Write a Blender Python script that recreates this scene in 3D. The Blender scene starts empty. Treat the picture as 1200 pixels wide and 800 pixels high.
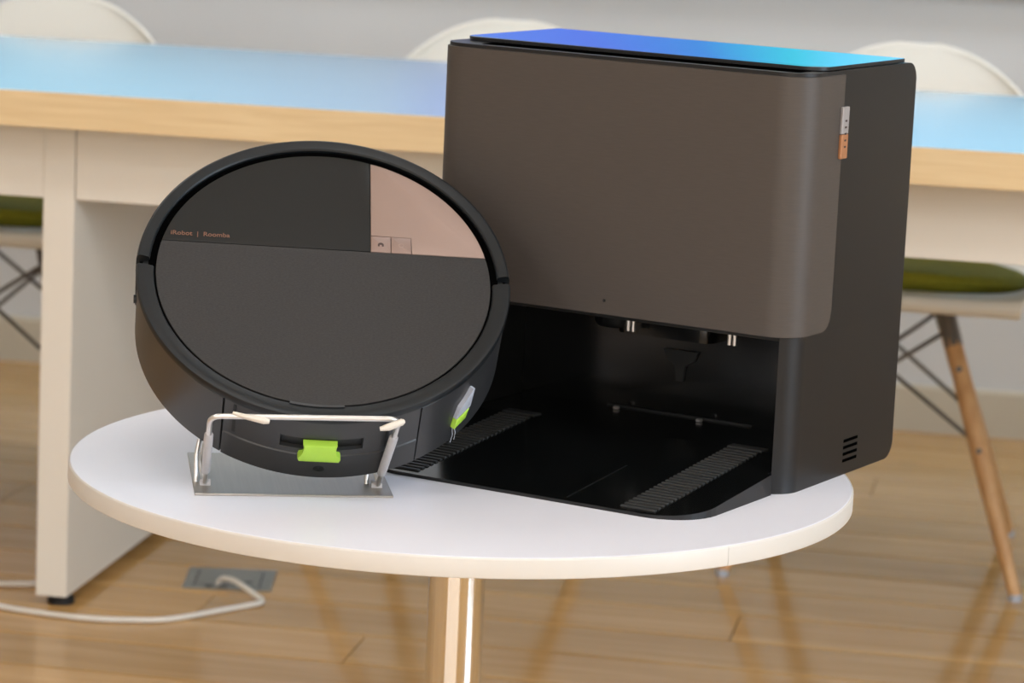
import bpy, bmesh, math, random
from mathutils import Vector, Matrix
random.seed(7)
scene = bpy.context.scene
COL = scene.collection

# ------------------------------------------------------------------ camera
CAM_H, PITCH, ROLL, YAW, FPX = 1.13625, 0.170397, 0.045580, -0.172426, 3671.92
fw = Vector((math.sin(YAW) * math.cos(PITCH), math.cos(YAW) * math.cos(PITCH), -math.sin(PITCH)))
rt = Vector((math.cos(YAW), -math.sin(YAW), 0)); up = rt.cross(fw)
r2 = math.cos(ROLL) * rt + math.sin(ROLL) * up
u2 = -math.sin(ROLL) * rt + math.cos(ROLL) * up
cam_data = bpy.data.cameras.new('camera'); cam = bpy.data.objects.new('camera', cam_data); COL.objects.link(cam)
M = Matrix.Identity(4)
for i in range(3):
    M[i][0] = r2[i]; M[i][1] = u2[i]; M[i][2] = -fw[i]
M[2][3] = CAM_H
cam.matrix_world = M
cam_data.sensor_fit = 'HORIZONTAL'; cam_data.sensor_width = 36; cam_data.lens = 36 * FPX / 1200
cam_data.clip_start = 0.05
cam_data.dof.use_dof = True; cam_data.dof.focus_distance = 2.92; cam_data.dof.aperture_fstop = 8
scene.camera = cam

# ------------------------------------------------------------------ world, lights, exposure
world = bpy.data.worlds.new('world'); scene.world = world; world.use_nodes = True
bg = world.node_tree.nodes['Background']; bg.inputs[0].default_value = (0.80, 0.90, 1.0, 1); bg.inputs[1].default_value = 1.2
vs = scene.view_settings
vs.view_transform = 'Standard'; vs.look = 'None'; vs.gamma = 1.0; vs.use_curve_mapping = False; vs.exposure = 0.10
CEIL = 2.75
LAMP_POWER = 8.9      # emission of the ceiling light diffusers
SCREEN_POWER = 1.5
def area_light(name, loc, rot, sx, sy, power, color):
    l = bpy.data.lights.new(name, 'AREA'); l.shape = 'RECTANGLE'; l.size = sx; l.size_y = sy
    l.energy = power; l.color = color
    o = bpy.data.objects.new(name, l); o.location = loc; o.rotation_euler = rot; COL.objects.link(o); return o
# daylight entering through the window in the right wall
area_light('window_daylight', (3.28, 1.6, 1.55), (0, math.radians(90), 0), 1.8, 1.9, 105, (0.70, 0.85, 1.0))
# softer daylight through the wide window behind the camera
area_light('front_window_daylight', (-.7, -2.66, 1.5), (math.radians(90), 0, 0), 5.0, 1.9, 70, (1.0, .89, .75))
# low sun through the same window: lands on the floor to the right of the table
sun = bpy.data.lights.new('sun', 'SUN'); sun.energy = 4.0; sun.color = (1.0, .90, .74); sun.angle = math.radians(1.0)
so = bpy.data.objects.new('sun', sun); COL.objects.link(so)
so.rotation_euler = Vector((-.60, .14, -.75)).to_track_quat('-Z', 'Y').to_euler()

# ------------------------------------------------------------------ materials
def mat(name, col, rough=0.5, metal=0.0, spec=0.5, noise=None, bump=None, coat=0.0, emit=None):
    """noise=(scale xyz, amount, detail); bump=(scale xyz, strength, distance)"""
    m = bpy.data.materials.new(name); m.use_nodes = True
    nt = m.node_tree; b = nt.nodes['Principled BSDF']
    b.inputs['Base Color'].default_value = (*col, 1); b.inputs['Roughness'].default_value = rough
    b.inputs['Metallic'].default_value = metal; b.inputs['Specular IOR Level'].default_value = spec
    b.inputs['Coat Weight'].default_value = coat
    def nz(sc, det):
        tc = nt.nodes.new('ShaderNodeTexCoord'); mp = nt.nodes.new('ShaderNodeMapping')
        mp.inputs['Scale'].default_value = sc; nt.links.new(tc.outputs['Object'], mp.inputs[0])
        n = nt.nodes.new('ShaderNodeTexNoise'); n.inputs['Scale'].default_value = 1; n.inputs['Detail'].default_value = det
        nt.links.new(mp.outputs[0], n.inputs['Vector']); return n
    if noise:
        n = nz(noise[0], noise[2] if len(noise) > 2 else 4)
        rp = nt.nodes.new('ShaderNodeValToRGB'); a = noise[1]
        rp.color_ramp.elements[0].position = .3; rp.color_ramp.elements[1].position = .7
        rp.color_ramp.elements[0].color = (*[c * (1 - a) for c in col], 1)
        rp.color_ramp.elements[1].color = (*[min(1, c * (1 + a)) for c in col], 1)
        nt.links.new(n.outputs['Fac'], rp.inputs[0]); nt.links.new(rp.outputs[0], b.inputs['Base Color'])
    if bump:
        n = nz(bump[0], 3); bp = nt.nodes.new('ShaderNodeBump')
        bp.inputs['Strength'].default_value = bump[1]; bp.inputs['Distance'].default_value = bump[2]
        nt.links.new(n.outputs['Fac'], bp.inputs['Height']); nt.links.new(bp.outputs[0], b.inputs['Normal'])
    if emit:
        b.inputs['Emission Color'].default_value = (*emit[0], 1); b.inputs['Emission Strength'].default_value = emit[1]
    return m

def wood_mat(name, c0, c1, rough, vary=0.12, scale=(1.2, 22, 22), spec=0.5):
    m = bpy.data.materials.new(name); m.use_nodes = True
    nt = m.node_tree; b = nt.nodes['Principled BSDF']
    b.inputs['Roughness'].default_value = rough; b.inputs['Specular IOR Level'].default_value = spec
    tc = nt.nodes.new('ShaderNodeTexCoord'); oi = nt.nodes.new('ShaderNodeObjectInfo')
    ad = nt.nodes.new('ShaderNodeVectorMath'); ad.operation = 'ADD'
    ml = nt.nodes.new('ShaderNodeMath'); ml.operation = 'MULTIPLY'; ml.inputs[1].default_value = 37
    nt.links.new(oi.outputs['Random'], ml.inputs[0])
    nt.links.new(tc.outputs['Object'], ad.inputs[0]); nt.links.new(ml.outputs[0], ad.inputs[1])
    mp = nt.nodes.new('ShaderNodeMapping'); mp.inputs['Scale'].default_value = scale
    nt.links.new(ad.outputs[0], mp.inputs[0])
    n = nt.nodes.new('ShaderNodeTexNoise'); n.inputs['Scale'].default_value = 2.2; n.inputs['Detail'].default_value = 6
    n.inputs['Distortion'].default_value = .6
    nt.links.new(mp.outputs[0], n.inputs['Vector'])
    rp = nt.nodes.new('ShaderNodeValToRGB')
    rp.color_ramp.elements[0].position = .3; rp.color_ramp.elements[1].position = .72
    rp.color_ramp.elements[0].color = (*c0, 1); rp.color_ramp.elements[1].color = (*c1, 1)
    nt.links.new(n.outputs['Fac'], rp.inputs[0])
    hs = nt.nodes.new('ShaderNodeHueSaturation')
    mr = nt.nodes.new('ShaderNodeMapRange'); mr.inputs['To Min'].default_value = 1 - vary; mr.inputs['To Max'].default_value = 1 + vary
    nt.links.new(oi.outputs['Random'], mr.inputs['Value']); nt.links.new(mr.outputs[0], hs.inputs['Value'])
    nt.links.new(rp.outputs[0], hs.inputs['Color']); nt.links.new(hs.outputs[0], b.inputs['Base Color'])
    return m

def srgb(r, g, b):
    f = lambda c: (c / 255 / 12.92) if c / 255 <= .04045 else ((c / 255 + .055) / 1.055) ** 2.4
    return (f(r), f(g), f(b))

MT = dict(
    wall=mat('wall_paint', srgb(212, 216, 219), .85, noise=((3, 3, 3), .02)),
    wall_side=mat('side_wall_paint', srgb(205, 200, 192), .9, noise=((2, 2, 2), .02)),
    baseboard=mat('baseboard_vinyl', srgb(202, 196, 180), .6, noise=((3, 3, 3), .02)),
    ceiling=mat('ceiling_paint', srgb(225, 222, 216), .9, noise=((2, 2, 2), .02)),
    plank=wood_mat('maple_floor', srgb(186, 142, 84), srgb(210, 168, 110), .13, .10, (1.0, 14, 14), .45),
    subfloor=mat('floor_gap', srgb(52, 38, 24), .8, noise=((9, 9, 9), .2)),
    white_lam=mat('white_laminate', srgb(232, 231, 238), .35, noise=((4, 4, 4), .012)),
    desk_white=mat('desk_white_laminate', srgb(224, 216, 203), .45, noise=((4, 4, 4), .012)),
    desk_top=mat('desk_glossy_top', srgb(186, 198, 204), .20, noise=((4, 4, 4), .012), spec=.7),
    maple_edge=wood_mat('maple_edge', srgb(216, 186, 140), srgb(228, 202, 158), .5, .0, (3, 60, 60)),
    cream_edge=mat('cream_edge_band', srgb(210, 204, 196), .4, noise=((6, 6, 6), .012)),
    chrome=mat('brushed_steel_tube', (.72, .70, .67), .14, 1.0, bump=((400, 400, 3), .05, .0005)),
    steel=mat('brushed_steel_plate', (.44, .41, .37), .42, 1.0, noise=((300, 6, 6), .05)),
    wire=mat('silver_wire', (.72, .70, .68), .32, .85, noise=((20, 20, 20), .03)),
    sleeve=mat('grey_vinyl_sleeve', srgb(176, 172, 172), .45, noise=((30, 30, 30), .03)),
    rubber_tip=mat('cream_rubber_tip', srgb(214, 204, 190), .5, noise=((30, 30, 30), .03)),
    black_rubber=mat('black_rubber', srgb(22, 22, 22), .6, noise=((40, 40, 40), .1)),
    rim=mat('slate_plastic', srgb(18, 22, 25), .44, spec=.4, bump=((900, 900, 900), .05, .0003)),
    side=mat('charcoal_plastic', srgb(50, 50, 51), .34, bump=((900, 900, 900), .06, .0003)),
    black=mat('black_plastic', srgb(13, 14, 14), .45, noise=((50, 50, 50), .1)),
    black_gloss=mat('black_gloss_plastic', srgb(13, 14, 14), .16, noise=((20, 20, 20), .1)),
    lid_weave=mat('woven_grey_lid', srgb(53, 51, 50), .7, spec=.25, noise=((420, 900, 420), .16, 2), bump=((500, 900, 500), .25, .0004)),
    lid_smooth=mat('smooth_dark_lid', srgb(28, 28, 27), .45, spec=.3, noise=((900, 300, 300), .05, 2)),
    rose=mat('rose_gold_panel', srgb(150, 127, 116), .5, .15, noise=((20, 20, 20), .02)),
    rose_dark=mat('rose_button', srgb(142, 119, 109), .5, .15, noise=((20, 20, 20), .02)),
    copper=mat('copper_print', srgb(128, 92, 74), .4, .3, noise=((90, 90, 90), .05)),
    icon=mat('dark_print', srgb(60, 44, 40), .6, noise=((90, 90, 90), .05)),
    icon_faint=mat('faint_print', srgb(150, 128, 118), .6, noise=((90, 90, 90), .05)),
    green=mat('lime_plastic', srgb(172, 214, 72), .35, noise=((40, 40, 40), .04)),
    grey_tab=mat('pale_grey_plastic', srgb(176, 180, 190), .4, noise=((40, 40, 40), .04)),
    dock=mat('dock_plastic', srgb(24, 24, 25), .42, spec=.38, bump=((800, 800, 800), .08, .0003)),
    dock_panel=mat('dock_brown_panel', srgb(70, 63, 58), .55, noise=((60, 60, 900), .07, 3), bump=((200, 200, 1200), .12, .0003)),
    lid_gloss=mat('dock_glass_lid', srgb(18, 20, 24), .05, spec=.9, noise=((3, 3, 3), .05)),
    gap_shade=mat('opening_shade', srgb(4, 4, 4), 1.0, spec=0.0, noise=((20, 20, 20), .1)),  # near-black colour that stands for the shade inside gaps and slots
    ribs=mat('grip_ribs', srgb(44, 45, 45), .5, noise=((90, 90, 90), .05)),
    tag_metal=mat('tag_fabric_grey', srgb(160, 156, 156), .45, .3, noise=((90, 90, 90), .05)),
    tag_copper=mat('tag_copper', srgb(176, 122, 84), .45, .3, noise=((90, 90, 90), .05)),
    shell=mat('white_chair_shell', srgb(232, 230, 222), .5, noise=((6, 6, 6), .012)),
    cushion=mat('olive_cushion', srgb(140, 138, 34), .9, noise=((90, 90, 90), .08), bump=((300, 300, 300), .2, .001)),
    leg_wood=wood_mat('oak_leg', srgb(192, 142, 90), srgb(214, 168, 116), .4, .08, (30, 30, 3)),
    dark_metal=mat('dark_steel', (.16, .145, .13), .4, .9, noise=((30, 30, 30), .05)),
    outlet=mat('outlet_grey_metal', srgb(140, 140, 132), .5, .1, noise=((60, 60, 60), .05)),
    cord=mat('white_cord', srgb(222, 216, 206), .5, noise=((30, 30, 30), .03)),
    frame=mat('window_frame_paint', srgb(200, 200, 200), .5, noise=((6, 6, 6), .02)),
)
m = mat('lamp_diffuser', (.9, .9, .88), .6, noise=((5, 5, 5), .01), emit=((.985, .99, 1.0), LAMP_POWER)); MT['diffuser'] = m
# wall display: blue to cyan picture
m = bpy.data.materials.new('display_picture'); m.use_nodes = True
nt = m.node_tree; b = nt.nodes['Principled BSDF']
b.inputs['Base Color'].default_value = (.01, .01, .012, 1); b.inputs['Roughness'].default_value = .3
tc = nt.nodes.new('ShaderNodeTexCoord'); sp = nt.nodes.new('ShaderNodeSeparateXYZ')
mr = nt.nodes.new('ShaderNodeMapRange'); mr.inputs['From Min'].default_value = -2.6; mr.inputs['From Max'].default_value = .6
rp = nt.nodes.new('ShaderNodeValToRGB')
nt.links.new(tc.outputs['Object'], sp.inputs[0]); nt.links.new(sp.outputs['X'], mr.inputs['Value']); nt.links.new(mr.outputs[0], rp.inputs[0])
cr = rp.color_ramp
stops = [(0.0, srgb(110, 215, 250)), (.26, srgb(130, 200, 235)), (.41, srgb(130, 172, 214)), (.465, srgb(76, 116, 212)), (.53, srgb(66, 104, 208)), (.60, srgb(30, 120, 200)),
         (.655, srgb(20, 178, 206)), (.72, srgb(110, 205, 252)), (1.0, srgb(120, 215, 252))]
cr.elements[0].position = stops[0][0]; cr.elements[0].color = (*stops[0][1], 1)
cr.elements[1].position = stops[-1][0]; cr.elements[1].color = (*stops[-1][1], 1)
for ps, c in stops[1:-1]:
    e = cr.elements.new(ps); e.color = (*c, 1)
nt.links.new(rp.outputs[0], b.inputs['Emission Color']); b.inputs['Emission Strength'].default_value = SCREEN_POWER
MT['display'] = m

# ------------------------------------------------------------------ helpers
def obj(name, bm, material, parent=None, smooth=None, loc=None):
    me = bpy.data.meshes.new(name)
    bmesh.ops.recalc_face_normals(bm, faces=bm.faces[:])
    bm.to_mesh(me); bm.free()
    for mm in (material if isinstance(material, (list, tuple)) else [material]):
        me.materials.append(MT[mm])
    o = bpy.data.objects.new(name, me); COL.objects.link(o)
    if parent: o.parent = parent
    if loc: o.location = loc
    if smooth is not None:
        for p in me.polygons: p.use_smooth = True
        bm2 = bmesh.new(); bm2.from_mesh(me)
        for e in bm2.edges:
            if len(e.link_faces) == 2 and e.calc_face_angle(0) > math.radians(smooth): e.smooth = False
        bm2.to_mesh(me); bm2.free()
    return o
def root(name, loc=(0, 0, 0), rotz=0):
    o = bpy.data.objects.new(name, None); o.empty_display_size = .05; COL.objects.link(o)
    o.location = loc; o.rotation_euler = (0, 0, rotz); return o
def tag(o, label, cat, group=None):
    o['label'] = label; o['category'] = cat
    if group: o['group'] = group
    return o
def struct(o, label=None):
    o['kind'] = 'structure'
    if label: o['label'] = label
    return o
def add_box(bm, x0, x1, y0, y1, z0, z1, bev=0, seg=2):
    r = bmesh.ops.create_cube(bm, size=1); vv = r['verts']
    for v in vv: v.co = Vector(((x0 + x1) / 2 + v.co.x * (x1 - x0), (y0 + y1) / 2 + v.co.y * (y1 - y0), (z0 + z1) / 2 + v.co.z * (z1 - z0)))
    if bev:
        es = list({e for v in vv for e in v.link_edges})
        bmesh.ops.bevel(bm, geom=es, offset=bev, segments=seg, affect='EDGES', profile=.5)
    return bm
def box(x0, x1, y0, y1, z0, z1, bev=0, seg=2): return add_box(bmesh.new(), x0, x1, y0, y1, z0, z1, bev, seg)
def add_lathe(bm, prof, n=64, a0=0.0, a1=None, cx=0, cy=0):
    """prof [(r,z)...] open profile; full revolution if a1 None, else closed-section sector"""
    full = a1 is None
    if full:
        rings = []
        for r, z in prof:
            if r < 1e-6: rings.append([bm.verts.new((cx, cy, z))])
            else: rings.append([bm.verts.new((cx + r * math.cos(2 * math.pi * k / n), cy + r * math.sin(2 * math.pi * k / n), z)) for k in range(n)])
        for A, B in zip(rings, rings[1:]):
            for k in range(n):
                a, b_, c, d = A[k % len(A)], A[(k + 1) % len(A)], B[(k + 1) % len(B)], B[k % len(B)]
                f = [];
                for v in (a, b_, c, d):
                    if v not in f: f.append(v)
                if len(f) > 2: bm.faces.new(f)
    else:
        secs = []
        for k in range(n + 1):
            t = a0 + (a1 - a0) * k / n
            secs.append([bm.verts.new((cx + r * math.cos(t), cy + r * math.sin(t), z)) for r, z in prof])
        P = len(prof)
        for A, B in zip(secs, secs[1:]):
            for i in range(P): bm.faces.new((A[i], A[(i + 1) % P], B[(i + 1) % P], B[i]))
        bm.faces.new(secs[0]); bm.faces.new(secs[-1][::-1])
    return bm
def lathe(prof, n=64, a0=0, a1=None): return add_lathe(bmesh.new(), prof, n, a0, a1)
def add_tube(bm, pts, r, n=10, cap=True):
    pts = [Vector(p) for p in pts]; rs = r if isinstance(r, (list, tuple)) else [r] * len(pts)
    t0 = (pts[1] - pts[0]).normalized(); ref = Vector((0, 0, 1)) if abs(t0.z) < .9 else Vector((1, 0, 0))
    nrm = t0.cross(ref).normalized(); rings = []
    for i, p in enumerate(pts):
        t = (pts[min(i + 1, len(pts) - 1)] - pts[max(i - 1, 0)]).normalized()
        nrm = (nrm - t * nrm.dot(t)).normalized(); bn = t.cross(nrm)
        rings.append([bm.verts.new(p + rs[i] * (math.cos(2 * math.pi * k / n) * nrm + math.sin(2 * math.pi * k / n) * bn)) for k in range(n)])
    for A, B in zip(rings, rings[1:]):
        for k in range(n): bm.faces.new((A[k], A[(k + 1) % n], B[(k + 1) % n], B[k]))
    if cap: bm.faces.new(rings[0][::-1]); bm.faces.new(rings[-1])
    return bm
def tube(pts, r, n=10): return add_tube(bmesh.new(), pts, r, n)
def spline(pts, n=8):
    P = [Vector(p) for p in pts]; out = []
    for i in range(len(P) - 1):
        p0, p1, p2, p3 = P[max(i - 1, 0)], P[i], P[i + 1], P[min(i + 2, len(P) - 1)]
        for k in range(n):
            t = k / n
            out.append(.5 * ((2 * p1) + (p2 - p0) * t + (2 * p0 - 5 * p1 + 4 * p2 - p3) * t * t + (3 * p1 - p0 - 3 * p2 + p3) * t ** 3))
    out.append(P[-1]); return out
def bend(pts, rad, n=6):
    """polyline with rounded corners"""
    P = [Vector(p) for p in pts]; out = [P[0]]
    for a, b_, c in zip(P, P[1:], P[2:]):
        d1, d2 = (a - b_).normalized(), (c - b_).normalized()
        s, e = b_ + d1 * rad, b_ + d2 * rad
        for k in range(n + 1):
            t = k / n; out.append((1 - t) ** 2 * s + 2 * t * (1 - t) * b_ + t * t * e)
    out.append(P[-1]); return out
def add_prism(bm, poly, z0, z1, bev=0):
    lo = [bm.verts.new((x, y, z0)) for x, y in poly]; hi = [bm.verts.new((x, y, z1)) for x, y in poly]
    n = len(poly); f = bm.faces.new(hi); bm.faces.new(lo[::-1])
    for k in range(n): bm.faces.new((lo[k], lo[(k + 1) % n], hi[(k + 1) % n], hi[k]))
    if bev: bmesh.ops.bevel(bm, geom=list(f.edges), offset=bev, segments=2, affect='EDGES', profile=.5)
    return bm
def prism(poly, z0, z1, bev=0): return add_prism(bmesh.new(), poly, z0, z1, bev)
def loft(loops, cap0=True, cap1=True):
    bm = bmesh.new(); R = [[bm.verts.new(p) for p in L] for L in loops]; n = len(loops[0])
    for A, B in zip(R, R[1:]):
        for k in range(n): bm.faces.new((A[k], A[(k + 1) % n], B[(k + 1) % n], B[k]))
    if cap0: bm.faces.new(R[0][::-1])
    if cap1: bm.faces.new(R[-1])
    return bm
def rrect(x0, x1, y0, y1, r, n=6):
    """rounded rectangle; r = radius or (bl, br, tr, tl)"""
    rs = r if isinstance(r, (tuple, list)) else (r,) * 4
    out = []
    for (cx, cy, a), q in zip(((x0, y0, 180), (x1, y0, 270), (x1, y1, 0), (x0, y1, 90)), rs):
        ox = cx + q if cx == x0 else cx - q; oy = cy + q if cy == y0 else cy - q
        for k in range(n + 1):
            t = math.radians(a + 90 * k / n); out.append((ox + q * math.cos(t), oy + q * math.sin(t)))
    return out
def copy_tree(o, parent=None):
    c = o.copy(); COL.objects.link(c); c.parent = parent
    for ch in list(o.children): copy_tree(ch, c)
    return c
def text_obj(name, body, size, material, parent, matrix, extrude=.0001, spacing=1.0):
    cu = bpy.data.curves.new(name, 'FONT'); cu.body = body; cu.size = size; cu.extrude = extrude; cu.space_character = spacing
    cu.offset = .00008; cu.align_x = 'LEFT'; cu.align_y = 'CENTER'
    t = bpy.data.objects.new(name + '_tmp', cu); COL.objects.link(t)
    dg = bpy.context.evaluated_depsgraph_get(); me = bpy.data.meshes.new_from_object(t.evaluated_get(dg))
    COL.objects.unlink(t); bpy.data.objects.remove(t)
    me.materials.clear(); me.materials.append(MT[material])
    o = bpy.data.objects.new(name, me); COL.objects.link(o); o.parent = parent; o.matrix_local = matrix
    return o

# ================================================================== the room
X0, X1, Y0, Y1 = -4.5, 3.2, -2.6, 5.858
floor = struct(obj('floor', box(X0, X1, Y0, Y1, -.03, -.0105), 'subfloor'), 'glossy maple plank floor')
PW = .1467
PY = 3.936 - PW * 20           # a plank joint lies at y = 3.936
def plank_bm(L):
    return box(0, L, 0, PW - .0060, -.0105, 0, .0006, 1)
lengths = [2.4, 2.4, 2.4]; plank_me = {}
far_bm = bmesh.new()
joints_fix = {}
row = 0; y = PY
def plank(x, y, L):
    if L not in plank_me:
        o = obj('plank', plank_bm(L - .0018), 'plank', floor); plank_me[L] = o.data
    else:
        o = bpy.data.objects.new('plank', plank_me[L]); COL.objects.link(o); o.parent = floor
    o.location = (x, y, 0); return o
rows = int((Y1 - PY) / PW) + 1
JOINTS = ((-.101, 4.188), (-.409, 4.350), (-.894, 4.035), (-1.148, 4.172), (-1.63, 4.757), (-.282, 5.26))
known = {}                      # row index -> x of one joint seen in the photograph
def row_of(yy): return int((yy - PY) // PW)
for jx, jy in JOINTS:
    known[row_of(jy)] = jx
for rI in range(rows):
    y = PY + rI * PW
    j = known.get(rI, random.uniform(.22, .45)); L = lengths[rI % 3]
    if y > 2.6:
        x = j
        while x < 1.6: plank(x, y, L); x += L
        xr = x; x = j
        while x > -3.0: x -= L; plank(x, y, L)
        xl = x
        add_box(far_bm, X0, xl - .001, y, y + PW - .0060, -.0105, 0); add_box(far_bm, xr, X1, y, y + PW - .0060, -.0105, 0)
    else:
        x = X0 + random.uniform(.1, 1.2); add_box(far_bm, X0, x - .001, y, y + PW - .0060, -.0105, 0)
        while x < X1: x2 = min(x + L, X1); add_box(far_bm, x, x2 - .001, y, y + PW - .0060, -.0105, 0); x = x2
y = PY
while y > Y0:
    y -= PW; x = X0 + random.uniform(.1, 1.2)
    while x < X1: x2 = min(x + 1.52, X1); add_box(far_bm, x, x2 - .001, max(y, Y0), y + PW - .0060, -.0105, 0); x = x2
far = obj('plank_field', far_bm, 'plank', floor); far['kind'] = 'stuff'

struct(obj('wall_back', box(X0, X1, Y1, Y1 + .1, 0, CEIL), 'wall'), 'plain light grey back wall')
struct(obj('wall_left', box(X0 - .1, X0, Y0, Y1, 0, CEIL), 'wall_side'))
wf = bmesh.new()
for a in ((X0, -3.2, 0, CEIL), (1.8, X1, 0, CEIL), (-3.2, 1.8, 0, .55), (-3.2, 1.8, 2.45, CEIL)): add_box(wf, a[0], a[1], Y0 - .1, Y0, a[2], a[3])
struct(obj('wall_front', wf, 'wall_side'))
win2 = struct(root('window_2', (-.7, Y0 - .05, .55)))
wb = bmesh.new()
for a in (-2.5, -1.27, -.03, 1.21, 2.44): add_box(wb, a, a + .06, -.03, .03, 0, 1.9)
add_box(wb, -2.5, 2.5, -.03, .03, 0, .06); add_box(wb, -2.5, 2.5, -.03, .03, 1.84, 1.9)
obj('window_frame', wb, 'frame', win2)
obj('window_sill', box(-2.54, 2.54, -.03, .14, -.03, 0, .004), 'frame', win2)
wr = bmesh.new()
add_box(wr, X1, X1 + .12, Y0, .6, 0, CEIL); add_box(wr, X1, X1 + .12, 2.6, Y1, 0, CEIL)
add_box(wr, X1, X1 + .12, .6, 2.6, 0, .6); add_box(wr, X1, X1 + .12, .6, 2.6, 2.5, CEIL)
struct(obj('wall_right', wr, 'wall_side'))
win = struct(root('window_1', (X1 + .05, 1.6, .6)))
wb = bmesh.new()
for a in (-1.0, -.03, .94): add_box(wb, -.03, .03, a, a + .06, 0, 1.9)
add_box(wb, -.03, .03, -1, 1, 0, .06); add_box(wb, -.03, .03, -1, 1, 1.84, 1.9)
obj('window_frame', wb, 'frame', win)
obj('window_sill', box(-.14, .03, -1.04, 1.04, -.03, 0, .004), 'frame', win)
struct(obj('ceiling', box(X0, X1, Y0, Y1, CEIL, CEIL + .1), 'ceiling'))
bb = bmesh.new(); add_prism(bb, [(0, 0), (.008, 0), (.008, .084), (.004, .09), (0, .09)], X0, X1)
bmesh.ops.transform(bb, matrix=Matrix(((0, 0, 1, 0), (-1, 0, 0, Y1), (0, 1, 0, 0), (0, 0, 0, 1))), verts=bb.verts)
struct(obj('baseboard_back', bb, 'baseboard'), 'pale beige vinyl baseboard')

# ceiling light panels (outside the frame; they light the room)
for i, ly in enumerate((-1.4, .2, 1.8, 4.7)):
    for k, lx in enumerate((-2.4, -.6, 1.2)):
        t = tag(root('ceiling_light', (lx, ly, CEIL)), 'square white ceiling light panel', 'light', 'ceiling light panels')
        fr = bmesh.new()
        for a in ((-.32, .32, -.32, -.30), (-.32, .32, .30, .32), (-.32, -.30, -.30, .30), (.30, .32, -.30, .30)): add_box(fr, *a, -.03, 0)
        obj('light_frame', fr, 'frame', t)
        obj('diffuser', box(-.30, .30, -.30, .30, -.022, -.002), 'diffuser', t)

# wall display: its blue and cyan picture is mirrored in the desk top and the dock lid
disp = tag(root('wall_display', (0, Y1, .0)), 'wide wall display with a blue and cyan picture on the grey wall', 'screen')
db = bmesh.new()
for a in ((-2.64, .64, 1.42, 1.46), (-2.64, .64, .83, .87), (-2.64, -2.60, .87, 1.42), (.60, .64, .87, 1.42)): add_box(db, a[0], a[1], -.05, 0, a[2], a[3])
obj('bezel', db, 'black', disp)
obj('screen', box(-2.60, .60, -.042, -.005, .87, 1.42), 'display', disp)

# ================================================================== long desk
DY, DD, DZ, DB, AP = 3.971, .848, .7304, .6826, .575
LX, LW = -1.3676, .0445
desk = tag(root('long_desk', (LX, DY, 0)), 'long white panel desk with maple front edge and glossy top reflecting blue', 'desk')
def dl(name, x0, x1, y0, y1, z0, z1, m_, bev=.001, parent=desk):
    return obj(name, box(x0 - LX, x1 - LX, y0 - DY, y1 - DY, z0, z1, bev), m_, parent)
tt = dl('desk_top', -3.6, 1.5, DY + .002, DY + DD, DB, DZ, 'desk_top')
dl('edge_band', -3.6, 1.5, DY, DY + .0018, DB, DZ - .0008, 'maple_edge', .0006, tt)
AY = 4.073
for a, b_ in ((-3.5, LX - .0), (LX + LW + .0012, 1.4)): dl('apron', a, b_, AY, AY + .022, AP, DB - .0005, 'desk_white')
leg = dl('leg_panel', LX, LX + LW, AY - .0005, DY + DD - .04, .016, DB - .0005, 'desk_white')
leg_c = [leg]
for x in (-3.545, 1.402):
    o = leg.copy(); COL.objects.link(o); o.parent = desk; o.location.x = x - LX; leg_c.append(o)
for o in leg_c:
    for fy in (.135, .76):
        f = obj('levelling_foot', lathe([(0, 0), (.019, 0), (.019, .009), (.012, .0115), (.012, .016), (0, .016)], 20), 'black_rubber', o, 40)
        f.location = (LW / 2 + .004, fy, 0)

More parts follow.
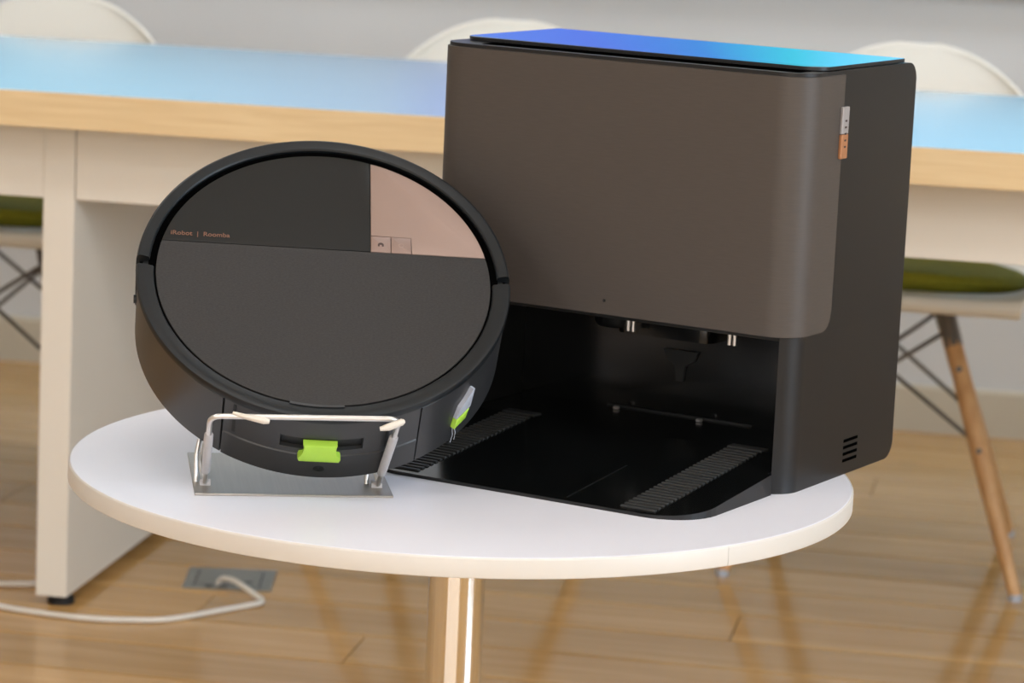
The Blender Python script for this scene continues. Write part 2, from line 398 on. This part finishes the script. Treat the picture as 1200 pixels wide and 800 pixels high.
# ================================================================== chairs
def make_chair():
    t = root('shell_chair')
    prof = [(-.268, .430, .196), (-.283, .441, .199), (-.282, .453, .202), (-.262, .458, .206), (-.20, .448, .214), (-.11, .434, .222), (-.02, .427, .228),
            (.06, .433, .231), (.115, .455, .232), (.155, .495, .231), (.182, .545, .229), (.203, .60, .225), (.218, .65, .208), (.229, .69, .186),
            (.237, .72, .160), (.242, .745, .130), (.246, .765, .097), (.248, .778, .060), (.249, .785, .022)]
    NJ = 24; bm = bmesh.new(); g = []
    for i, (py, pz, w) in enumerate(prof):
        a = prof[max(i - 1, 0)]; b_ = prof[min(i + 1, len(prof) - 1)]
        tv = Vector((0, b_[0] - a[0], b_[1] - a[1])).normalized(); nv = Vector((0, -tv.z, tv.y))
        if i < 3: nv = Vector((0, 0, 1))
        seat = max(0, min(1, (i - 1) / 5)); lift = (.045 * seat) * (1 if i < 9 else max(.35, 1 - (i - 9) / 12)) * (w / .23)
        g.append([bm.verts.new(Vector((w * math.sin(math.pi / 2 * (2 * k / NJ - 1)), py, pz)) + nv * lift * abs(2 * k / NJ - 1) ** 3) for k in range(NJ + 1)])
    for A, B in zip(g, g[1:]):
        for k in range(NJ): bm.faces.new((A[k], A[k + 1], B[k + 1], B[k]))
    s = obj('shell', bm, 'shell', t, 60)
    md = s.modifiers.new('thick', 'SOLIDIFY'); md.thickness = .007; md.offset = 0
    md = s.modifiers.new('smooth', 'SUBSURF'); md.levels = 1; md.render_levels = 1
    # seat cushion
    cl = []
    for rr, zz in ((.0, .0), (.86, .0), (.97, .008), (1, .018), (.97, .028), (.86, .034), (.4, .037)):
        cl.append([((.205 * rr) * math.cos(2 * math.pi * k / 36), -.075 + .172 * rr * math.sin(2 * math.pi * k / 36),
                    .438 + zz + .02 * (max(0, -(.172 * rr * math.sin(2 * math.pi * k / 36))) / .172) ** 2) for k in range(36)])
    cb = loft(cl[1:]); obj('seat_cushion', cb, 'cushion', t, 50)
    # legs: dowels with steel brackets
    for sx in (-1, 1):
        for sy in (-1, 1):
            top = Vector((sx * (.080 if sy < 0 else .060), sy * .075, .415)); foot = Vector((sx * (.219 if sy < 0 else .198), sy * .217, .006)); mid = top.lerp(foot, .12)
            l = obj('leg', tube([top.lerp(foot, .08), top.lerp(foot, .3), top.lerp(foot, .6), foot], [.0125, .0145, .0140, .0095], 14), 'leg_wood', t, 40)
            obj('glide', tube([foot + Vector((0, 0, -.006)), foot + Vector((0, 0, .004))], .0098, 12), 'grey_tab', l, 40)
            obj('leg_bracket', tube([top + (top - foot).normalized() * .012, mid + (foot - top).normalized() * .012], .0138, 8), 'dark_metal', t, 40)
            bp_ = top.lerp(foot, .22)
            obj('bolt', tube([bp_ + Vector((0, -.0155, 0)), bp_ + Vector((0, .0155, 0))], .005, 8), 'dark_metal', l, 40)
            bp2 = top.lerp(foot, .50); obj('bolt', tube([bp2 + Vector((0, -.0158, 0)), bp2 + Vector((0, .0158, 0))], .0045, 8), 'dark_metal', l, 40)
    P = lambda sx, sy, f_: Vector((sx * (.080 if sy < 0 else .060), sy * .075, .415)).lerp(Vector((sx * (.219 if sy < 0 else .198), sy * .217, .006)), f_)
    for sy in (-1, 1):
        for sx in (-1, 1):
            obj('brace_wire', tube([P(sx, sy, .10) + Vector((-sx * .012, sy * .004 * sx, 0)), P(-sx, sy, .47) + Vector((sx * .008, sy * .004 * sx, 0))], .0035, 8), 'dark_metal', t, 40)
    for sx in (-1, 1):
        for sy in (-1, 1):
            obj('brace_wire', tube([P(sx, sy, .17) + Vector((sx * .004 * sy, -sy * .012, 0)), P(sx, -sy, .47) + Vector((sx * .004 * sy, sy * .008, 0))], .0035, 8), 'dark_metal', t, 40)
    obj('seat_mount', box(-.10, .10, -.09, .09, .409, .421, .003), 'dark_metal', t)
    return t
chair = make_chair()
chairs = [(-1.672, 4.815, 'white shell chair with wooden legs behind the desk, beyond its leg panel'),
          (-.903, 4.815, 'white shell chair with wooden legs whose back shows over the desk between robot and dock'),
          (-.2435, 4.815, 'white shell chair with wooden legs behind the desk, beside the dock')]
for i, (x, y, lb) in enumerate(chairs):
    c = chair if i == 0 else copy_tree(chair)
    c.location = (x, y, 0); tag(c, lb, 'chair', 'shell chairs behind the desk')

# ================================================================== floor outlet and cord
fo = tag(root('floor_outlet', (-1.152, 4.311, 0), .18), 'flush grey metal floor outlet box under the desk', 'outlet')
obj('plate', box(-.064, .064, -.060, .060, .0, .0022, .0008, 1), 'outlet', fo)
for x in (-.048, .046): obj('hinge_slot', box(x - .0012, x + .0012, -.050, .044, .0018, .0026), 'black', fo)
obj('lid_edge', box(-.044, .042, -.0425, -.041, .0018, .0025), 'black', fo)
for x, w in ((-.026, .011), (-.006, .014)): obj('cable_notch', box(x - w / 2, x + w / 2, -.056, -.043, .0016, .0027), 'black', fo)
obj('finger_latch', box(.024, .034, -.022, -.014, .0018, .0028), 'black', fo)
cp = [(-1.158, 4.268, .004), (-1.150, 4.262, .014), (-1.125, 4.238, .018), (-1.090, 4.208, .010), (-1.072, 4.190, .005), (-1.083, 4.165, .0045), (-1.107, 4.133, .0045),
      (-1.166, 4.056, .0045), (-1.22, 4.030, .0045), (-1.278, 4.020, .0045), (-1.35, 4.026, .0045), (-1.41, 4.040, .0045), (-1.48, 4.07, .0045), (-1.505, 4.11, .0045),
      (-1.47, 4.145, .0045), (-1.43, 4.162, .0045), (-1.40, 4.178, .0045), (-1.382, 4.24, .0045), (-1.376, 4.30, .012), (-1.374, 4.32, .06), (-1.374, 4.33, .3), (-1.374, 4.33, .60)]
tag(obj('power_cord', tube(spline(cp, 6), .0042, 8), 'cord', None, 60), 'white power cord looping over the floor from the outlet round the desk leg', 'cord')

# ================================================================== round table
TX, TY, TR, TH = -.55385, 2.92952, .3792, .50007
tbl = tag(root('round_table', (TX, TY, 0)), 'round white pedestal table with steel column', 'table')
top = obj('table_top', lathe([(0, TH - .0185), (TR - .0016, TH - .0185), (TR - .0016, TH - .0008), (TR - .0024, TH), (0, TH)], 160), 'white_lam', tbl, 30)
sa = math.radians(-40.5)
eb = lathe([(TR - .0015, TH - .0183), (TR - .0006, TH - .0183), (TR, TH - .0177), (TR, TH - .0022), (TR - .0007, TH - .0006), (TR - .0015, TH - .0002)], 180, sa + .0012, sa + 2 * math.pi)
obj('edge_band', eb, 'cream_edge', top, 40)
obj('column', lathe([(0, .018), (.0278, .018), (.0278, TH - .026), (0, TH - .026)], 48), 'chrome', tbl, 40)
obj('mounting_plate', lathe([(0, TH - .0262), (.11, TH - .0262), (.115, TH - .0235), (.115, TH - .0187), (0, TH - .0187)], 48), 'dark_metal', tbl, 40)
obj('base_plate', lathe([(0, 0), (.235, 0), (.24, .004), (.238, .009), (.20, .013), (.05, .019), (.034, .024), (0, .024)], 72), 'chrome', tbl, 40)

# ================================================================== docking station
dk = tag(root('docking_station', (-.22171, 2.94590, TH), -.357009), 'large dark robot docking station with brown front panel and open black bay', 'dock')
UL, UR, VF, VB = -.404, 0.0, -.048, .203
FR = .030; ZB, ZT = .150, .400; IL, IR, IB = -.3887, -.0153, .124
def back(z):
    r_ = .018
    if z < r_: return VB - (r_ - math.sqrt(max(0, r_ * r_ - (r_ - z) ** 2)))
    if z > ZT - r_: q = z - (ZT - r_); return VB - (r_ - math.sqrt(max(0, r_ * r_ - q * q)))
    return VB
def arc(cx, cy, r_, a, b_, n=8): return [(cx + r_ * math.cos(math.radians(a + (b_ - a) * k / n)), cy + r_ * math.sin(math.radians(a + (b_ - a) * k / n))) for k in range(n + 1)]
def plan_full(vb, z): return [(x, y_, z) for x, y_ in arc(UL + FR, VF + FR, FR, 180, 270) + arc(UR - FR, VF + FR, FR, 270, 360) + [(UR, vb), (UL, vb)]]
def plan_c(vb, z):
    th = math.degrees(math.acos((FR - (UR - IR)) / FR))      # where the corner arc meets the bay opening
    outer_r = arc(UR - FR, VF + FR, FR, -th, 0); outer_l = arc(UL + FR, VF + FR, FR, 180, 180 + th)
    return [(x, y_, z) for x, y_ in outer_r + [(UR, vb), (UL, vb)] + outer_l + [(IL, IB - .001), (IL + .001, IB), (IR - .001, IB), (IR, IB - .001)]]
zs = [0] + [.018 * (1 - math.cos(math.radians(a))) for a in (15, 30, 45, 60, 75, 90)] + [ZB]
lb_ = obj('lower_body', loft([plan_c(back(z), z) for z in zs]), ['dock', 'black'], dk, 25)
for p in lb_.data.polygons:
    if IL - .001 < p.center.x < IR + .001 and VF + .004 < p.center.y < IB + .001 and abs(p.normal.z) < .5: p.material_index = 1
zs = [ZB] + [ZT - .018 + .018 * math.sin(math.radians(a)) for a in (0, 15, 30, 45, 60, 75)] + [ZT]
obj('upper_body', loft([plan_full(back(z), z) for z in zs]), 'dock', dk, 25)
# lining of the bay
obj('bay_back_panel', box(IL + .0005, IR - .0005, IB - .0035, IB - .0005, .0, ZB - .002), 'black_gloss', dk)
obj('bay_ceiling', box(IL + .002, IR - .002, VF + .02, IB - .004, ZB - .006, ZB - .0005), 'black', dk)
uc = (IL + IR) / 2
wg = obj('washing_unit', prism(rrect(uc - .055, uc + .055, .075, IB - .004, .014), .112, ZB - .006, .002), 'black_gloss', dk, 30)
for k in range(6): obj('nozzle', box(uc - .02 + k * .011, uc - .014 + k * .011, .0735, .0755, .126, .140), 'ribs' if k % 2 else 'outlet', wg)
sk = bmesh.new(); add_lathe(sk, [(0, .116), (.021, .116), (.024, .120), (.024, ZB - .006), (0, ZB - .006)], 28, cx=uc - .060, cy=.092); obj('suction_port', sk, 'black', dk, 40)
fn = bmesh.new(); add_prism(fn, [(-.020, .016), (.020, .016), (.016, .006), (.006, 0), (.004, -.016), (-.004, -.016), (-.006, 0), (-.016, .006)], 0, .003)
bmesh.ops.transform(fn, matrix=Matrix(((1, 0, 0, uc), (0, 0, -1, IB - .0035), (0, 1, 0, .078), (0, 0, 0, 1))), verts=fn.verts)
obj('guide_mark', fn, 'black', dk)
for x in (-.2300, -.1160):
    for d in (-.0028, .0028):
        obj('contact_pin', tube([(x + d, .060, ZB - .008), (x + d, .060, .1175)], .0021, 8), 'wire', dk, 40)
# ramp
RF, RR_, RTOP = -.2135, -.0125, .0262
def ramp_z(v): return .0032 + (RTOP - .0032) * max(0, min(1, (v - RF) / (.012 - RF)))
rp_ = arc(-.364 + .035, RF + .035, .035, 180, 270, 10) + arc(RR_ - .05, RF + .05, .05, 270, 360, 10)
bm = bmesh.new(); outline = rp_ + [(RR_, VF - .0005), (IR - .002, VF - .0005), (IR - .002, .012), (IR - .002, IB - .0035), (IL + .002, IB - .0035), (IL + .002, .012), (IL + .002, VF - .0005), (-.364, VF - .0005)]
N = len(outline); vlo = [bm.verts.new((x, y_, 0)) for x, y_ in outline]; vhi = [bm.verts.new((x, y_, ramp_z(y_))) for x, y_ in outline]
for k in range(N): bm.faces.new((vlo[k], vlo[(k + 1) % N], vhi[(k + 1) % N], vhi[k]))
bm.faces.new(vlo[::-1])
i12r = outline.index((IR - .002, .012)); i12l = outline.index((IL + .002, .012))
bm.faces.new([vhi[k] for k in range(i12r, i12l + 1)]); bm.faces.new(vhi[:i12r + 1] + vhi[i12l:])
ramp = obj('ramp', bm, ['dock', 'black_gloss'], dk)
for p in ramp.data.polygons:
    if p.normal.z > .7: p.material_index = 1
for u0 in (-.0905, -.3465):
    for k in range(27):
        v = -.204 + k * .0079; z = ramp_z(v)
        r_ = obj('grip_rib', box(u0, u0 + .0365, v, v + .0042, z - .001, z + .0016, .0005, 1), 'ribs', ramp) if (k == 0 and u0 > -.1) else None
        if r_ is None:
            r_ = bpy.data.objects.new('grip_rib', rib_me); COL.objects.link(r_); r_.parent = ramp; r_.location = (u0 + .0905, v + .204, z - ramp_z(-.204))
        else: rib_me = r_.data
    obj('grip_pad', box(u0 - .001, u0 + .0375, .0115, .026, RTOP - .001, RTOP + .0014, .0005, 1), 'ribs', ramp)
for cu_ in (-.147,):
    cb_ = bmesh.new(); add_box(cb_, cu_, cu_ + .0016, -.205, -.090, -.0006, .0003)
    for v_ in cb_.verts: v_.co.z += ramp_z(v_.co.y)
    obj('ramp_channel', cb_, 'black', ramp)
lip = obj('bay_lip', box(-.284, -.118, IB - .008, IB - .0036, RTOP, RTOP + .0016, .0005, 1), 'ribs', dk)
for x in (-.266, -.170): obj('charging_contact', box(x - .003, x + .003, IB - .022, IB - .017, RTOP, RTOP + .0032, .0008, 1), 'wire', dk)
# brown front panel, wrapped round both front corners
off = .0022; PZ0, PZ1 = .1505, .3965
path = []
def add_path(pts): path.extend(pts)
ro = FR + off
sideR = [(UR + off, v) for v in (.0305, .0275, .0235, .0190, .0135, .0075, .000, -.008)]
front_arc_r = arc(UR - FR, VF + FR, ro, 0, -90, 10)
mid = [(UR - FR + (UL - UR + 2 * FR) * k / 12, VF - off) for k in range(1, 12)]
front_arc_l = arc(UL + FR, VF + FR, ro, 270, 180, 10)
sideL = [(UL - off, v) for v in (-.008, .000, .0075, .0135, .0190, .0235, .0275, .0305)]
path = sideR + front_arc_r + mid + front_arc_l + sideL
S = [0]
for a, b_ in zip(path, path[1:]): S.append(S[-1] + math.hypot(a[0] - b_[0], a[1] - b_[1]))
bm = bmesh.new(); secs = []
RC = .019
for i, (px, py) in enumerate(path):
    a = path[max(i - 1, 0)]; b_ = path[min(i + 1, len(path) - 1)]
    tx, ty = b_[0] - a[0], b_[1] - a[1]; l_ = math.hypot(tx, ty); nx, ny = ty / l_, -tx / l_   # inward or outward
    if (px - uc) * nx + (py - .05) * ny > 0: nx, ny = -nx, -ny
    d = min(S[i], S[-1] - S[i]); cut = RC - math.sqrt(max(0, RC * RC - (RC - d) ** 2)) if d < RC else 0
    z0 = PZ0 + cut
    ins = .0021
    secs.append([bm.verts.new(q) for q in ((px + nx * ins, py + ny * ins, z0), (px, py, z0 + .0006), (px, py, PZ1 - .0006), (px + nx * ins, py + ny * ins, PZ1))])
for A, B in zip(secs, secs[1:]):
    for k in range(4): bm.faces.new((A[k], A[(k + 1) % 4], B[(k + 1) % 4], B[k]))
bm.faces.new(secs[0]); bm.faces.new(secs[-1][::-1])
pn = obj('front_panel', bm, 'dock_panel', dk, 30)
dot = bmesh.new(); add_lathe(dot, [(0, 0), (.0016, 0), (.0016, .0004), (0, .0004)], 16)
bmesh.ops.transform(dot, matrix=Matrix(((1, 0, 0, -.2019), (0, 0, -1, VF - off), (0, 1, 0, .1645), (0, 0, 0, 1))), verts=dot.verts)
obj('sensor_hole', dot, 'black', pn)
# glossy lid, close on the body; shade under its front painted as a dark strip
lo_ = rrect(-.399, -.003, -.012, .181, (.02, .02, .004, .004), 8)
obj('lid_spacer', prism(rrect(-.36, -.03, .004, .150, .01), ZT, .4012), 'black', dk)
obj('lid_shade_strip', prism(rrect(-.362, -.014, -.0395, -.008, .006), ZT - .001, ZT + .0003), 'gap_shade', dk)
lid = obj('lid', prism(lo_, .4008, .4042, .0003), ['lid_gloss', 'dock'], dk, 40)
for p in lid.data.polygons:
    if p.normal.z < .95: p.material_index = 1
# fabric pull tag at the panel edge
tg = obj('pull_tag', box(.0021, .0052, .0230, .0375, .340, .366, .0008, 2), 'tag_metal', dk)
obj('tag_lower_half', box(.0021, .0054, .0228, .0373, .3165, .3398, .0008, 2), 'tag_copper', tg)
for k in range(5): obj('tag_print', box(.0053, .00555, .0285, .0325, .327 + k * .0062, .3288 + k * .0062), 'icon', tg)
# side vents: not cut in, near-black strips carry the shade of the slots
for k in range(4): obj('vent_slot', box(-.0005, .0004, .083, .1155, .0125 + k * .0066, .0155 + k * .0066), 'gap_shade', dk)

# ================================================================== wire stand
SX, SY, SA = -.75782, 2.70185, math.radians(18.2447)
st = tag(root('display_stand', (SX, SY, TH), SA), 'silver wire display stand on a flat steel base plate holding the robot', 'stand')
obj('base_plate', box(0, .1825, 0, .179, 0, .0022, .0006, 1), 'steel', st)
barz, bary = .0835, -.0465
for x0, x1 in ((.0105, .0100), (.171, .1805)):
    foot = Vector((x0, .033, .006)); topv = Vector((x1, bary, barz))
    obj('rubber_sleeve', tube([foot.lerp(topv, .16), foot.lerp(topv, .17), foot.lerp(topv, .72), foot.lerp(topv, .74)], [.0028, .0042, .0042, .0030], 12), 'sleeve', st, 50)
A0, A1 = Vector((.0105, .033, .0055)), Vector((.171, .033, .0055))
B0, B1 = Vector((.0100, bary, barz)), Vector((.1805, bary, barz))
obj('front_loop', tube(bend([A0, B0, B1, A1], .011), .0026, 10), 'wire', st, 60)
# rear loop: rises from the plate behind the underside of the robot
R0, R1 = Vector((.0095, .040, .0055)), Vector((.172, .040, .0055))
T0, T1 = Vector((.030, .146, .096)), Vector((.155, .146, .096))
obj('rear_loop', tube(bend([R0, R0 + Vector((-.001, .045, .006)), T0, T1, R1 + Vector((0, .045, .006)), R1], .012), .0024, 10), 'wire', st, 60)
for x0, x1 in ((.004, .004), (.163, .163)):
    obj('hinge_sleeve', tube([(x0 + .002, .036, .004), (x0 + .012, .036, .004)], .0042, 10), 'sleeve', st, 50)
    obj('hinge_post', tube([(x0 - .001, .050, .001), (x0 - .001, .056, .026), (x0 + .002, .060, .040)], .0022, 8), 'wire', st, 50)
obj('rubber_tip', tube([(.030, bary - .001, barz + .0035), (.040, bary - .004, barz + .001), (.058, bary - .006, barz - .002), (.0625, bary - .006, barz - .003)], [.0014, .0024, .0034, .002], 10), 'rubber_tip', st, 60)
obj('rubber_tip', tube([(.184, bary - .002, barz - .0015), (.182, bary - .003, barz - .002), (.170, bary - .006, barz - .0062), (.162, bary - .006, barz - .008)], [.002, .0032, .0034, .002], 10), 'rubber_tip', st, 60)

# ================================================================== robot vacuum (leaning back on the stand)
RC_ = Vector((-.67455703, 2.83163685, .68978313))
nz_ = Vector((.1978438, -.60017024, .7750184)); ex_ = Vector((.95975774, .27936233, -.02866663)); ey_ = Vector((-.19930609, .74950142, .63128813))
LOW = -.095                        # the empty sits at the centre of the robot's underside
base = RC_ + nz_ * LOW
rob = root('robot_vacuum')
Mr = Matrix.Identity(4)
for i in range(3):
    Mr[i][0] = ex_[i]; Mr[i][1] = ey_[i]; Mr[i][2] = nz_[i]; Mr[i][3] = base[i]
rob.matrix_world = Mr
tag(rob, 'round dark robot vacuum with a rose gold corner panel leaning on the wire stand', 'robot vacuum')
D = -LOW                           # add to lid-plane z
rad = math.radians
def ro_(name, bm, m_, parent=rob, smooth=35):
    bmesh.ops.translate(bm, verts=bm.verts, vec=(0, 0, D)); return obj(name, bm, m_, parent, smooth)
# core
ro_('chassis', lathe([(0, -.094), (.150, -.094), (.163, -.0905), (.1695, -.083), (.1695, -.004), (.1565, -.0025), (0, -.0025)], 128), 'black')
# shells round the side
def shell(a0, a1, z0, z1, R0, R1, n=None, b_=.0012):
    n = n or max(4, int(abs(a1 - a0) / 2.5))
    return lathe([(R0, z0), (R1 - b_, z0), (R1, z0 + b_), (R1, z1 - b_), (R1 - b_, z1), (R0, z1)], n, rad(a0), rad(a1))
ro_('side_shell', shell(178.2, 238.7, -.084, -.006, .168, .1738), 'side')
ro_('side_shell', shell(-58.3, 1.4, -.084, -.006, .168, .1738), 'side')
# bin: upper cover with handle recess, lower cover
def bin_grid(angs, zz, skip, R0, R1):
    bm = bmesh.new(); vo = {}; vi = {}
    for i, a in enumerate(angs):
        for j, z in enumerate(zz):
            vo[i, j] = bm.verts.new((R1 * math.cos(rad(a)), R1 * math.sin(rad(a)), z)); vi[i, j] = bm.verts.new((R0 * math.cos(rad(a)), R0 * math.sin(rad(a)), z))
    cells = [(i, j) for i in range(len(angs) - 1) for j in range(len(zz) - 1) if not skip(angs[i], angs[i + 1], zz[j], zz[j + 1])]
    cnt = {}
    for i, j in cells:
        q = [(i, j), (i + 1, j), (i + 1, j + 1), (i, j + 1)]
        bm.faces.new([vo[k] for k in q]); bm.faces.new([vi[k] for k in q[::-1]])
        for a, b_ in zip(q, q[1:] + q[:1]): cnt.setdefault(frozenset((a, b_)), []).append((a, b_))
    for l_ in cnt.values():
        if len(l_) == 1: a, b_ = l_[0]; bm.faces.new((vo[b_], vo[a], vi[a], vi[b_]))
    loose = [v for v in bm.verts if not v.link_faces]; bmesh.ops.delete(bm, geom=loose, context='VERTS'); return bm
angs = [-120.6 + k * 2.0 for k in range(10)] + [-102.2 + k * (25.3 / 12) for k in range(13)] + [-75.0 + k * 2.02 for k in range(9)]
ub = bin_grid(angs, [-.0502, -.0435, -.0285, -.020, -.006], lambda a, b_, c, d: a >= -102.3 and b_ <= -76.8 and c >= -.044 and d <= -.028, .1625, .1738)
binu = ro_('bin_cover', ub, 'side')
ro_('bin_lower_cover', shell(-120.6, -58.9, -.084, -.0510, .168, .1744), 'side')
rec = shell(-101.8, -77.2, -.044, -.028, .158, .1660); ro_('handle_recess', rec, 'black', binu)
for a, z0, z1 in ((-117.0, -.046, -.008), (-69.6, -.046, -.018)):
    ro_('latch_slot', shell(a - .55, a + .55, z0, z1, .171, .1741, 3, .0002), 'black', binu)
# lime latch tab
tb = bmesh.new()
prof = [(-.0170, .022), (.0170, .022), (.0150, .010), (.0165, .005), (.0205, .003), (.0215, -.002), (.0200, -.006), (-.0200, -.006), (-.0215, -.002), (-.0205, .003), (-.0165, .005), (-.0150, .010)]
prof = [(x * .92, y_ * .82) for x, y_ in prof]
add_prism(tb, prof, 0, .0075, .0012)
# local x -> along tangent, local y -> robot z, local z -> outward (-y of the robot)
bmesh.ops.transform(tb, matrix=Matrix(((1, 0, 0, 0), (0, 0, -1, -.1725), (0, 1, 0, -.0490), (0, 0, 0, 1))), verts=tb.verts)
lt = ro_('latch_tab', tb, 'green'); lt['label'] = 'lime green release tab'
hl = bmesh.new(); add_lathe(hl, [(0, 0), (.0052, 0), (.0052, .0012), (.0040, .0016), (0, .0008)], 20)
bmesh.ops.transform(hl, matrix=Matrix(((1, 0, 0, .001), (0, 0, -1, -.1735), (0, .8, 0, -.0700), (0, 0, 0, 1))), verts=hl.verts)
ro_('charging_port', hl, 'black')
# front bumper (upper half) and rear rim
ro_('bumper', lathe([(.1700, -.070), (.1735, -.070), (.1752, -.066), (.1762, -.010), (.1760, -.001), (.1748, .0032), (.1728, .0042), (.1680, .0034), (.1648, .0024), (.1636, .0008), (.1636, -.006), (.170, -.008)], 90, rad(3.2), rad(176.4)), 'rim')
ro_('rear_rim', lathe([(.1690, -.0055), (.1738, -.0055), (.1755, -.004), (.1758, .0005), (.1746, .0030), (.1726, .0038), (.1660, .0030), (.1600, .0014), (.1588, -.0002), (.1588, -.0055)], 90, rad(179.8), rad(360.2)), 'rim')
for a in (178.3, 1.6): ro_('bumper_gap_seal', shell(a - 1.6, a + 1.6, -.03, -.0045, .160, .1725, 4, .0004), 'gap_shade')
ro_('lid_notch', lathe([(.1572, .0), (.1612, .0), (.1612, .0026), (.1572, .0010)], 10, rad(-101), rad(-83)), 'black')
ro_('lid_groove', lathe([(.1572, -.0024), (.1645, -.0030), (.1645, -.0020), (.1572, -.0014), (.1572, -.0024)], 128), 'gap_shade')
# lid plates
LR, LY, LXD = .1568, .0350, .0437
def circ_x(y_): return math.sqrt(LR * LR - y_ * y_)
def arc_pts(a0, a1, n): return [(LR * math.cos(a0 + (a1 - a0) * k / n), LR * math.sin(a0 + (a1 - a0) * k / n)) for k in range(n + 1)]
g_ = .0004
aR = math.asin((LY - g_) / LR); ro_('lid_lower_plate', prism(arc_pts(math.pi - aR, 2 * math.pi + aR, 90), -.0024, .0, .0002), 'lid_weave')
aU = math.asin((LY + g_) / LR); aX = math.acos((LXD - g_) / LR); aX2 = math.acos((LXD + g_) / LR)
lu = ro_('lid_upper_plate', prism(arc_pts(aX, math.pi - aU, 50) + [(LXD - g_, LY + g_)], -.0024, .0, .0002), 'lid_smooth')
BX1, BX2, BYT = .0632, .0826, .0555
rg = ro_('rose_gold_plate', prism([(LXD + g_, BYT + g_), (BX2 + g_, BYT + g_), (BX2 + g_, LY + g_)] + arc_pts(aU, aX2, 30), -.0024, .0, .0004), 'rose')
rg['label'] = 'rose gold corner panel'
for x0, x1, ic in ((LXD + g_, BX1 - .0003, 'home'), (BX1 + .0003, BX2 - .0001, 'power')):
    bt = ro_('button', prism(rrect(x0, x1, LY + g_, BYT - .0002, .0004, 2), -.0024, .0001, .0005), 'rose_dark')
    xm, ym = (x0 + x1) / 2, (LY + BYT) / 2
    ib = bmesh.new()
    if ic == 'home':
        pts = arc(xm, ym - .0006, .0028, 0, 180, 10) + [(xm - .0028, ym - .0026), (xm - .0010, ym - .0026), (xm - .0010, ym - .0006), (xm + .0010, ym - .0006), (xm + .0010, ym - .0026), (xm + .0028, ym - .0026)]
        add_prism(ib, pts, .00008, .0002)
    else:
        add_lathe(ib, [(.0018, .00008), (.0026, .00008), (.0026, .0002), (.0018, .0002), (.0018, .00008)], 20, cx=xm, cy=ym)
    ro_('button_icon', ib, 'icon' if ic == 'home' else 'icon_faint', bt)
text_obj('lettering', 'iRobot  |  Roomba', .0074, 'copper', lu, Matrix.Translation((-.1452, .0452, D + .00005)))
# clip and side brush at the right of the side
def at_side(a, z, r=.174): return Vector((r * math.cos(rad(a)), r * math.sin(rad(a)), z))
def side_prism(poly, a, t0, t1):
    """poly in (tangent, z) at angle a, thickness outward"""
    bm = prism(poly, t0, t1, .0006); ca, sa_ = math.cos(rad(a)), math.sin(rad(a))
    bmesh.ops.transform(bm, matrix=Matrix(((-sa_, 0, ca, .172 * ca), (ca, 0, sa_, .172 * sa_), (0, 1, 0, 0), (0, 0, 0, 1))), verts=bm.verts); return bm
cl_ = ro_('side_clip', side_prism([(-.010, -.050), (.010, -.047), (.013, -.024), (.010, -.022), (.002, -.031), (-.006, -.037)], -41, .0, .0060), 'grey_tab')
ro_('clip_base', side_prism([(-.012, -.062), (.004, -.059), (.008, -.0475), (-.010, -.0508)], -41, .0, .0064), 'green', cl_)
sbm = bmesh.new()
for k in range(2): add_tube(sbm, [at_side(-44 + k * .8, -.066, .174), at_side(-45 + k * 1.2, -.070, .178), at_side(-46 + k * 1.6, -.078, .179)], .0003, 5)
ro_('side_brush', sbm, 'grey_tab')
sbn = bmesh.new(); add_tube(sbn, [at_side(183, -.036, .1735), at_side(183, -.036, .1765)], .004, 10); ro_('side_sensor', sbn, 'black')
